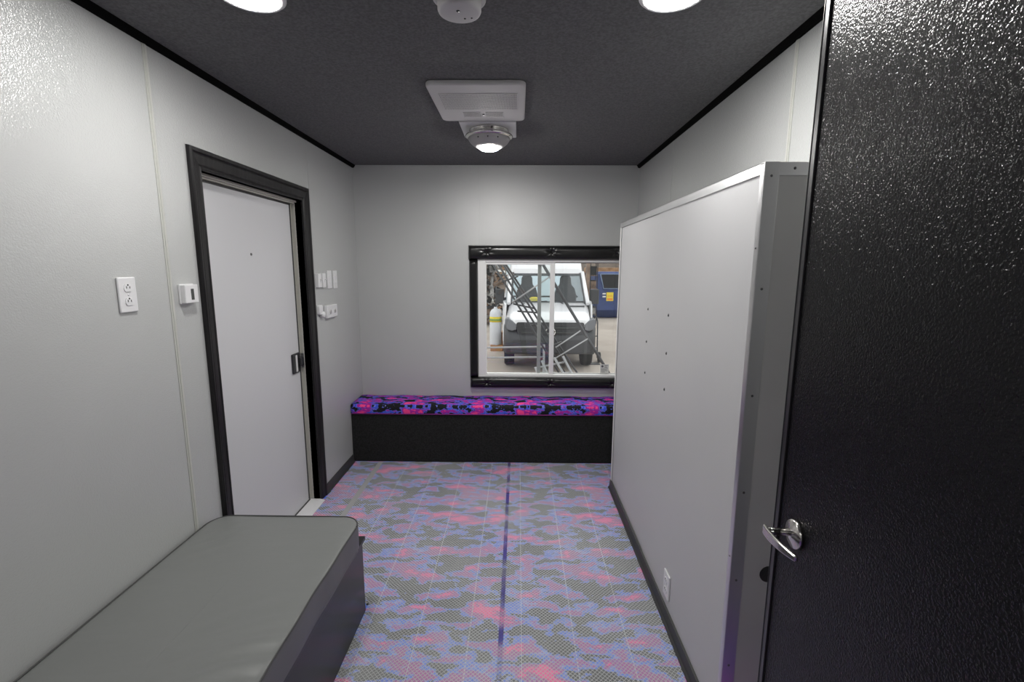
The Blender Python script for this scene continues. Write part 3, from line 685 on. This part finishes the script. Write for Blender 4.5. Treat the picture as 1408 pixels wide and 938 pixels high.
for x in (-.46, .48):
    sm_ = MB(); vb(sm_, [[Vector((VX+x+a, 11.45+dy, GZ+b)) for a, b in [(.27*math.cos(q)*w_, .0+h_) for q, w_, h_ in ()]] or [Vector((VX+x+a, 11.45+dy, GZ+b)) for a, b in
        [(-.27, .95), (-.27, 1.50), (-.22, 1.68), (-.14, 1.76), (-.13, 1.92), (-.08, 2.00), (.08, 2.00), (.13, 1.92), (.14, 1.76), (.22, 1.68), (.27, 1.50), (.27, .95)]] for dy in (0, .14)])
    sm_.build('seat', M['seat_dark'], van, bevel=.03)
MB().box(VX-.85, VX+.85, 12.0, 12.04, GZ+1.42, GZ+1.46).build('cross_bar', M['seat_dark'], van)
sw = MB(); sw.tube([V(-.48+.19*math.cos(2*PI*k/20), 10.98-.07*math.sin(2*PI*k/20), 1.40+.17*math.sin(2*PI*k/20)) for k in range(21)], .014, 8); sw.build('steering_wheel', M['seat_dark'], van)
# grille, bumper
gr = MB(); vb(gr, [vsec(9.585, .64, .70, .62, 1.055, .05), vsec(9.72, .66, .72, .60, 1.06, .05)])
grl = gr.build('grille', M['van_black'], van)
b = MB()
for z in (.74, .84, .94): b.box(VX-.60, VX+.60, 9.560, 9.59, GZ+z, GZ+z+.022)
b.build('grille_bars', M['grey_scr'], grl)
em = MB(); ec = V(0, 9.55, .86)
em.tube([(ec[0]+.095*math.cos(2*PI*k/28), ec[1], ec[2]+.095*math.sin(2*PI*k/28)) for k in range(29)], .010, 8)
for k in range(3):
    a = PI/2+2*PI*k/3; em.tube([ec, (ec[0]+.092*math.cos(a), ec[1], ec[2]+.092*math.sin(a))], [.014, .004], 6)
em.build('emblem', M['chrome'], grl)
bu = MB(); vb(bu, [vsec(9.50, .82, .80, .44, .70, .08), vsec(9.56, .90, .90, .40, .78, .10), vsec(9.80, .97, .97, .40, 1.0, .10), vsec(10.05, .985, .975, .42, 1.0, .08)])
bu.build('bumper', M['van_black'], van)
for s in (-1, 1):
    hl = MB(); vb(hl, [[V(s*a, 9.60+dy+.12*(a-.7), b) for a, b in ((.70, .90), (.71, 1.02), (.78, 1.08), (.88, 1.13), (.94, 1.12), (.945, 1.0), (.90, .90), (.80, .87))] for dy in (0, .30)])
    hl.build('headlight', M['headlight'], van, bevel=.02)
    mr = MB().box(VX+s*1.02-.02*s if s > 0 else VX-1.20, VX+1.20 if s > 0 else VX-1.02+.02, 10.86, 10.98, GZ+1.34, GZ+1.68)
    mr.tube([V(s*.95, 10.95, 1.45), V(s*1.06, 10.93, 1.45)], .035, 8)
    mr.build('wing_mirror', M['van_black'], van, bevel=.03)
for y in (10.42, 13.9):
    for s in (-1, 1):
        xx = VX+s*.86
        wh = MB().lathe([(.22, -.11), (.33, -.11), (.355, -.08), (.355, .08), (.33, .11), (.22, .11)], (xx, y, GZ+.355), (1,0,0), 36).build('wheel', M['tyre'], van)
        MB().lathe([(0, -.10), (.22, -.10), (.22, .10), (0, .10)], (xx, y, GZ+.355), (1,0,0), 24).build('rim', M['scrap'], wh)
MB().box(VX-.95, VX+.95, 10.1, 14.9, GZ+.36, GZ+.50).build('underbody', M['van_black'], van)
yc = MB(); p = at(734, 411, 10.62)
yc.prism([(p.x-.09, p.z-.05), (p.x+.09, p.z-.05), (p.x+.115, p.z+.045), (p.x+.06, p.z+.085), (p.x-.07, p.z+.08), (p.x-.115, p.z+.03)], 1, 10.58, 10.66)
yv = yc.build('safety_vest', M['yellow'], bevel=.02); tag(yv, 'folded yellow vest lying on the van dashboard', 'vest')
yv.location.z += (GZ+1.381) - (p.z-.05)
bt_ = thing('bright_backdrop', 'added bright pale blue trailer behind the van, seen through its windscreen', 'backdrop', (VX, 22.0, GZ))  # added pale block standing in for the brightness seen through the windscreen
MB().box(VX-1.2, VX+1.2, 20.5, 23.5, GZ+.45, GZ+2.45).build('box', M['pale_blue'], bt_, bevel=.03)
MB().box(VX-1.18, VX+1.18, 20.52, 23.48, GZ+.33, GZ+.45).build('chassis', M['van_black'], bt_)
for s in (-1, 1): MB().lathe([(.12, -.08), (.28, -.08), (.28, .08), (.12, .08)], (VX+s*1.06, 22.0, GZ+.28), (1,0,0), 24).build('wheel', M['tyre'], bt_)
for s in (-1, 1): MB().box(VX+s*.02-.012, VX+s*.02+.012, 20.485, 20.5, GZ+.6, GZ+1.2).build('door_handle', M['scrap'], bt_)
# ---- scaffold / folding rail frame close outside the window
def tb(mb, a, b, r): mb.tube([a, b], r, 8)
def ext(a, b, k0, k1): a = Vector(a); b = Vector(b); d = b-a; return a-d*k0, b+d*k1
YS = 6.2
fb = thing('handrail_bundle', 'bundle of folded grey metal handrails leaning outside left half of window', 'handrail', (.2, YS, GZ))
for k, (x0, y0, x1, y1) in enumerate(((676,360,768,512), (683,360,776,512), (690,360,785,512), (697,366,793,512))):
    a = at(x0, y0, YS+.05*k); b_ = at(x1, y1, YS+.05*k)
    d = b_-a; b2 = a+d*((GZ-a.z)/d.z); a2 = a-d*.12
    MB().tube([a2, b2], .0135, 10).build('rail', M['alu_tube'], fb)
for (x0, y0, x1, y1) in ((690,388,712,380), (706,418,734,424), (712,428,738,430), (722,445,748,450), (752,478,772,470)):
    MB().tube([at(x0, y0, YS-.02), at(x1, y1, YS+.17)], .011, 8).build('bracket', M['alu_tube'], fb)
for (x0, y0, x1, y1) in ((704,416,760,378), (764,478,798,455), (760,495,808,466)):
    MB().tube([at(x0, y0, YS-.04), at(x1, y1, YS+.12)], .010, 8).build('brace', M['alu_light'], fb)
st2 = thing('grey_pole', 'long grey diagonal pole leaning across right half of window view', 'pole', (.9, YS+.35, GZ))
a = at(743, 358, YS+.3); b_ = at(840, 518, YS+.3); d = b_-a; b2 = a+d*((GZ-a.z)/d.z)
MB().tube([a-d*.15, b2], .021, 12).build('shaft', M['alu_tube'], st2)
MB().lathe([(.028, 0), (.028, .05), (.02, .06)], b2-d.normalized()*.0, -d, 12).build('foot', M['tyre'], st2)
hr = thing('low_railing', 'low two bar metal railing outside lower left of window', 'railing', (-.35, 6.6, GZ))
for yy_ in (478, 492):
    a = at(640, yy_+.5, 6.7); b_ = at(748, yy_-1, 6.7); MB().tube([a, b_], .014, 8).build('rail', M['alu_light'], hr)
for xx_ in (640, 748):
    a = at(xx_, 474, 6.7); MB().tube([a, (a.x, a.y, GZ)], .016, 8).build('post', M['alu_light'], hr)
# pale folded step treads at the lower middle
fs = thing('folding_step', 'folded pale aluminium step frame low behind window centre stile', 'step', (.45, 6.0, GZ))
for (x0, y0, x1, y1) in ((762,492,790,540), (762,512,776,540), (774,490,800,540), (745,496,764,540), (736,505,750,540)):
    a = at(x0, y0, 6.0); b_ = at(x1, y1, 6.0); d = b_-a; MB().tube([a, a+d*((GZ-a.z)/d.z)], .016, 8).build('rail', M['alu_light'], fs)
for (x0, y0, x1, y1) in ((738,506,776,498), (748,518,786,512)):
    MB().tube([at(x0, y0, 6.03), at(x1, y1, 6.03)], .014, 8).build('tread', M['alu_light'], fs)
# ---- gas cylinder on a box
p = at(681.5, 480, 12.2)
def cbox(name, x0, x1, y0, y1, h, label, z0=GZ):
    t = thing(name, label, 'box', ((x0+x1)/2, (y0+y1)/2, z0))
    MB().box(x0, x1, y0, y1, z0, z0+h).build('carton', M['card'], t, bevel=.006)
    MB().box((x0+x1)/2-.03, (x0+x1)/2+.03, y0-.002, y1+.002, z0+h-.001, z0+h+.002).build('packing_tape', M['paper'], t)
    return t
hbx = .16
cbox('cardboard_box', p.x-.13, p.x+.19, 12.05, 12.35, hbx, 'small brown cardboard box under the white gas cylinder')
tk = thing('gas_cylinder', 'white gas cylinder with yellow label standing left of the van', 'gas cylinder', (p.x, 12.2, GZ+hbx))
MB().lathe([(0, 0), (.15, 0), (.155, .02), (.155, .78), (.145, .85), (.11, .91), (.045, .95), (.04, .99), (0, .99)], (p.x, 12.2, GZ+hbx+.002), (0,0,1), 28).build('tank', M['tank'], tk)
MB().lathe([(.1565, .60), (.1565, .74)], (p.x, 12.2, GZ+hbx), (0,0,1), 28).build('tank_label', M['yellow'], tk)
MB().lathe([(.1575, .64), (.1575, .69)], (p.x, 12.2, GZ+hbx), (0,0,1), 28).build('tank_label', M['green'], tk)
MB().lathe([(.022, .98), (.022, 1.14), (.035, 1.15), (.035, 1.18), (0, 1.18)], (p.x, 12.2, GZ+hbx), (0,0,1), 14).build('valve', M['nickel_dark'], tk)
MB().tube([(p.x+.03, 12.2, GZ+1.25), (p.x+.16, 12.15, GZ+1.18), (p.x+.21, 12.12, GZ+.9), (p.x+.20, 12.1, GZ+.5), (p.x+.22, 12.1, GZ+.25)], .012, 8).build('hose', M['tyre'], tk)
q = at(694, 479, 12.5); cbox('cardboard_box', q.x-.10, q.x+.10, 12.4, 12.65, .46, 'tall brown cardboard box between gas cylinder and van')
# ---- hand truck right of the van
q = at(816, 487, 10.6); hx = q.x
ht = thing('hand_truck', 'black hand truck standing beside the right side of the van', 'hand truck', (hx, 10.6, GZ))
hgt = 1.12
lean = .12
def hp(x, z): return (hx+x, 10.6+lean*z, GZ+z)
MB().tube([hp(-.09, .12), hp(-.09, .95), hp(-.06, 1.06), hp(.0, hgt), hp(.06, 1.06), hp(.09, .95), hp(.09, .12)], .016, 8).build('frame', M['van_black'], ht)
for z_ in (.35, .62): MB().tube([hp(-.09, z_), hp(.09, z_)], .012, 8).build('cross_bar', M['van_black'], ht)
MB().box(hx-.13, hx+.13, 10.40, 10.62, GZ, GZ+.012).build('toe_plate', M['van_black'], ht)
for s in (-1, 1): MB().lathe([(.05, -.025), (.12, -.025), (.12, .025), (.05, .025)], (hx+s*.15, 10.72, GZ+.12), (1,0,0), 20).build('wheel', M['tyre'], ht)
# ---- blue dumpster
DX, DYY = at(817, 400, 20).x, 20.0
db = thing('dumpster', 'blue steel dumpster with dark open side and yellow label behind the van', 'dumpster', (DX+1.1, DYY+.8, GZ))
z0, z1 = GZ+.02, at(830, 374, 20).z
b = MB(); b.prism([(DYY+.35, z0), (DYY+.0, z0+.35), (DYY, z1-.1), (DYY+.1, z1), (DYY+1.7, z1), (DYY+1.7, z0)], 0, DX, DX+2.3); b.build('bin_body', M['blue_bin'], db, bevel=.02)
ra, rb = at(825.5, 377, 20), at(850, 397, 20)
op = MB().prism([(ra.x, ra.z), (rb.x+1.3, ra.z), (rb.x+1.3, rb.z), (ra.x+.15, rb.z)], 1, DYY-.03, DYY+.01).build('side_opening', M['bin_dark'], db)
fr_ = MB(); pts = [(ra.x, DYY-.03, ra.z), (rb.x+1.3, DYY-.03, ra.z), (rb.x+1.3, DYY-.03, rb.z), (ra.x+.15, DYY-.03, rb.z), (ra.x, DYY-.03, ra.z)]
fr_.tube(pts, .025, 6); fr_.build('opening_rim', mat('blue_rim', (.16,.22,.34), .5), db)
la, lb_ = at(834, 402, 20), at(843, 414, 20)
ly = MB().box(la.x, lb_.x, DYY-.016, DYY, lb_.z, la.z).build('warning_label', M['yellow'], db)
MB().box(la.x+.03, lb_.x-.03, DYY-.02, DYY-.016, lb_.z+.03, lb_.z+.12).box(la.x+.04, lb_.x-.04, DYY-.02, DYY-.016, la.z-.17, la.z-.14).build('label_print', M['orange'], ly)
for k in (0, 1):
    pa = at(828.5, 403+4*k, 20); MB().box(pa.x, pa.x+.14, DYY-.012, DYY, pa.z-.06, pa.z).build('small_label', M['paper'], db)
for x in (DX+.15, DX+2.15): MB().lathe([(.0, -.05), (.09, -.05), (.09, .05), (0, .05)], (x, DYY+.5, GZ+.09), (1,0,0), 16).build('caster', M['tyre'], db)
# ---- timber stacked beyond the dumpster: each board pack is a pallet
for i in range(6):
    t = thing('wooden_pallet', ['lowest', 'second lowest', 'third lowest', 'third highest', 'second highest', 'topmost'][i]+' wooden pallet in the stack behind the dumpster', 'pallet', (DX+1.0, 23.5, GZ+.36*i), group='stacked wooden pallets')
    zb = GZ+.36*i
    for k in range(3): MB().box(DX-.1+k*1.0, DX+.06+k*1.0, 22.9, 24.1, zb, zb+.12).build('stringer', M['rust'], t)
    for k in range(6): MB().box(DX-.15, DX+2.2, 22.9+.21*k, 23.04+.21*k, zb+.12, zb+.17).build('deck_board', M['wood'], t)
    MB().box(DX+.1, DX+2.0, 22.98, 24.0, zb+.17, zb+.36).build('load', M['wood'], t, bevel=.02)
# ---- brown post between van and dumpster
q = at(808.5, 430, 16.5)
bp_ = thing('brick_pier', 'narrow reddish brown pier between the van and the dumpster', 'pillar', (q.x-.06, 16.6, GZ))
MB().box(q.x-.09, q.x+.03, 16.5, 16.7, GZ, 2.6).build('shaft', M['rust'], bp_, bevel=.01); MB().box(q.x-.13, q.x+.07, 16.46, 16.74, GZ, GZ+.2).build('base', M['rust'], bp_, bevel=.01)
q = at(810, 430, 18.2)
sh = thing('steel_rack', 'dark narrow steel storage rack seen between the pier and the dumpster', 'rack', (q.x+.15, 18.4, GZ))
for x in (q.x, q.x+.27):
    for y in (18.2, 18.6): MB().box(x, x+.03, y, y+.03, GZ, 2.5).build('upright', M['bin_dark'], sh)
for k in range(6): MB().box(q.x, q.x+.30, 18.2, 18.63, GZ+.35+k*.5, GZ+.38+k*.5).build('shelf', M['rust'], sh)
random.seed(3)
for k in range(5):
    x = q.x+.035; z = GZ+.38+k*.5
    lvl = ['bottom', 'second', 'third', 'fourth', 'top'][k]
    cc = thing('parts_bin', 'dark storage bin on the '+lvl+' shelf of the narrow steel rack', 'bin', (x+.1, 18.4, z), group='bins on the steel rack')
    hh = .25+.15*random.random()
    MB().box(x, x+.22, 18.24, 18.59, z, z+hh).build('tub', M[['scrap', 'bin_dark', 'rust', 'bin_dark', 'rust'][k]], cc, bevel=.01)
    MB().box(x-.008, x+.228, 18.23, 18.60, z+hh-.03, z+hh).build('rim', M['bin_dark'], cc, bevel=.004)
# ---- scrap heap, upper left
sp = MB(); random.seed(11)
for k in range(420):
    x = random.uniform(-3.4, -.75); y = random.uniform(17.0, 19.5); zt = 2.35*random.random()**.8
    a = Matrix.Translation((x, y, GZ+zt)) @ Matrix.Rotation(random.uniform(0, 6.28), 4, Vector((random.random()-.5, random.random()-.5, random.random()-.5)).normalized())
    sx_, sy_, sz_ = random.choice([(.5,.05,.05), (.25,.18,.03), (.12,.12,.12), (.7,.03,.04), (.2,.1,.1)])
    sp.box(-sx_, sx_, -sy_, sy_, -sz_, sz_, mi=random.choice([0,0,1,1,2,3,3,4]), R=a)
tag(sp.build('scrap_heap', [M['rust'], M['scrap'], M['wood'], M['bin_dark'], M['paper']]), 'tangled heap of rusty scrap and boards behind left of the van', 'scrap heap', kind='stuff')
# ================================================================== PHOTOGRAPHER (only a reflection in the window shows)
def person():
    t = thing('person', 'standing person in dark trousers and shoes mirrored in the window glass', 'person', (-.12, -.34, 0))
    J = {}; bm = bmesh.new(); lay = bm.verts.layers.skin.verify(); X0, Y0 = -.12, -.34
    def v(n, x, y, z, r): 
        a = bm.verts.new((X0+x, Y0+y, z)); a[lay].radius = (r, r); J[n] = a; return a
    def e(*n):
        for a, b in zip(n, n[1:]): bm.edges.new((J[a], J[b]))
    v('pel', 0, 0, .93, .145); v('wst', 0, .0, 1.08, .125); v('chs', 0, .0, 1.28, .15); v('upr', 0, -.01, 1.42, .11); v('nck', 0, 0, 1.50, .052); v('hd0', 0, .01, 1.57, .07)
    v('hd1', 0, .015, 1.65, .088); v('hd2', 0, .01, 1.73, .075)
    e('pel', 'wst', 'chs', 'upr', 'nck', 'hd0', 'hd1', 'hd2')
    for s, q_ in ((-1, 'l'), (1, 'r')):
        v('sh'+q_, s*.18, 0, 1.40, .062); v('el'+q_, s*.25, .04, 1.14, .042); v('wr'+q_, s*.17, .20, 1.22, .028); v('pa'+q_, s*.13, .235, 1.25, .030)
        e('upr', 'sh'+q_, 'el'+q_, 'wr'+q_, 'pa'+q_)
        for k in range(5):
            fa = (-.03+.016*k)*1.0; L = (.05, .075, .082, .076, .06)[k]
            if k == 0: b0 = (s*.115, .222, 1.275)
            v('f%d'%k+q_, s*.12-s*.012*0, .25+.004*k, 1.262-.014*k, .009); v('g%d'%k+q_, s*(.12-L*.55), .262, 1.262-.014*k, .0085); v('h%d'%k+q_, s*(.12-L), .250, 1.258-.014*k, .008)
            e('pa'+q_, 'f%d'%k+q_, 'g%d'%k+q_, 'h%d'%k+q_)
        v('hp'+q_, s*.10, 0, .88, .105); v('kn'+q_, s*.185, .02, .49, .070); v('an'+q_, s*.235, -.01, .10, .045); v('he'+q_, s*.24, -.03, .045, .038); v('to'+q_, s*.27, .15, .032, .034)
        e('pel', 'hp'+q_, 'kn'+q_, 'an'+q_, 'he'+q_, 'to'+q_)
    me = bpy.data.meshes.new('body'); bm.to_mesh(me); bm.free(); o = bpy.data.objects.new('body', me); C.objects.link(o); o.parent = t; o.matrix_parent_inverse = Matrix.Translation((.12, .34, 0))
    for m_ in ('trouser', 'shirt', 'skin'): me.materials.append(M[m_])
    sk = o.modifiers.new('skin', 'SKIN'); sk.use_smooth_shade = True
    su = o.modifiers.new('sub', 'SUBSURF'); su.levels = 2; su.render_levels = 2
    for i, vv in enumerate(me.skin_vertices[0].data): vv.use_root = (i == 0)
    # one skin with cloth colours by height and reach
    m = mat('clothed_figure', rough=.85); s_ = nd(m, 'ShaderNodeSeparateXYZ'); ln(m, ocoord(m), s_.inputs[0])
    arm = mth(m, 'GREATER_THAN', s_.outputs[1], Y0+.13)
    up_ = mth(m, 'GREATER_THAN', s_.outputs[2], 1.0); hd = mth(m, 'GREATER_THAN', s_.outputs[2], 1.485)
    sk_ = mth(m, 'MAXIMUM', hd, mth(m, 'MULTIPLY', arm, mth(m, 'GREATER_THAN', s_.outputs[2], .9)))
    m1 = nd(m, 'ShaderNodeMix', data_type='RGBA'); m2 = nd(m, 'ShaderNodeMix', data_type='RGBA')
    ln(m, up_, m1.inputs[0]); m1.inputs[6].default_value = (.012,.012,.016,1); m1.inputs[7].default_value = (.30,.30,.31,1)
    ln(m, sk_, m2.inputs[0]); ln(m, m1.outputs[2], m2.inputs[6]); m2.inputs[7].default_value = (.50,.30,.22,1)
    ln(m, m2.outputs[2], m.node_tree.nodes['Principled BSDF'].inputs['Base Color'])
    me.materials.clear(); me.materials.append(m)
    hr_ = MB().lathe([(.088, 0), (.100, .03), (.098, .07), (.075, .11), (.03, .13), (0, .133)], (X0, Y0-.012, 1.655), (0,-.15,1), 24).build('hair', M['hair'], t)
    fc_ = MB()
    for s in (-1, 1): fc_.lathe([(.011, 0), (.010, .004), (0, .006)], (X0+s*.032, Y0+.096, 1.675), (0,1,0), 12)
    fc_.build('eyes', M['ink'], t)
    MB().tube([(X0, Y0+.09, 1.685), (X0, Y0+.112, 1.65), (X0, Y0+.098, 1.64)], [.008, .012, .009], 8).build('nose', M['skin'], t)
    MB().tube([(X0-.024, Y0+.090, 1.607), (X0, Y0+.098, 1.605), (X0+.024, Y0+.090, 1.607)], .006, 8).build('mouth', mat('lips', (.35,.14,.11), .5), t)
    for s in (-1, 1): 
        MB().lathe([(.0, 0), (.016, .002), (.018, .010), (.010, .014), (0, .012)], (X0+s*.088, Y0+.005, 1.66), (s,0,0), 14).build('ear', M['skin'], t)
        b = MB(); xs, ya = X0+s*.242, Y0
        for (yy_, w_, h_) in (): pass
        vb2 = [[Vector((xs+s*o_+a*w_, ya+yy_, max(.0, b2*h_))) for a, b2 in ((-1, 0), (-1, .55), (-.5, 1), (.5, 1), (1, .55), (1, 0))] for yy_, w_, h_, o_ in ((-.085, .035, .06, 0), (-.05, .046, .11, 0), (.02, .046, .115, .005), (.10, .050, .075, .015), (.17, .044, .055, .025), (.205, .024, .03, .03))]
        R_ = [[b.bm.verts.new(p_) for p_ in s3] for s3 in vb2]
        for A, B in zip(R_, R_[1:]):
            for k in range(6): b.bm.faces.new((A[k], A[(k+1) % 6], B[(k+1) % 6], B[k])).smooth = True
        b.bm.faces.new(R_[0]); b.bm.faces.new(R_[-1][::-1]); b.build('shoe', M['seat_dark'], t)
person()
# ================================================================== DAYLIGHT
w = bpy.data.worlds.new('world'); sc.world = w; w.use_nodes = True
bg = w.node_tree.nodes['Background']; bg.inputs[0].default_value = (.98, .975, .98, 1); bg.inputs[1].default_value = 1.75
# ------------------------------------------------------------------ view
sc.view_settings.view_transform = 'Standard'; sc.view_settings.look = 'None'
sc.view_settings.exposure = 0; sc.view_settings.gamma = 1; sc.view_settings.use_curve_mapping = False
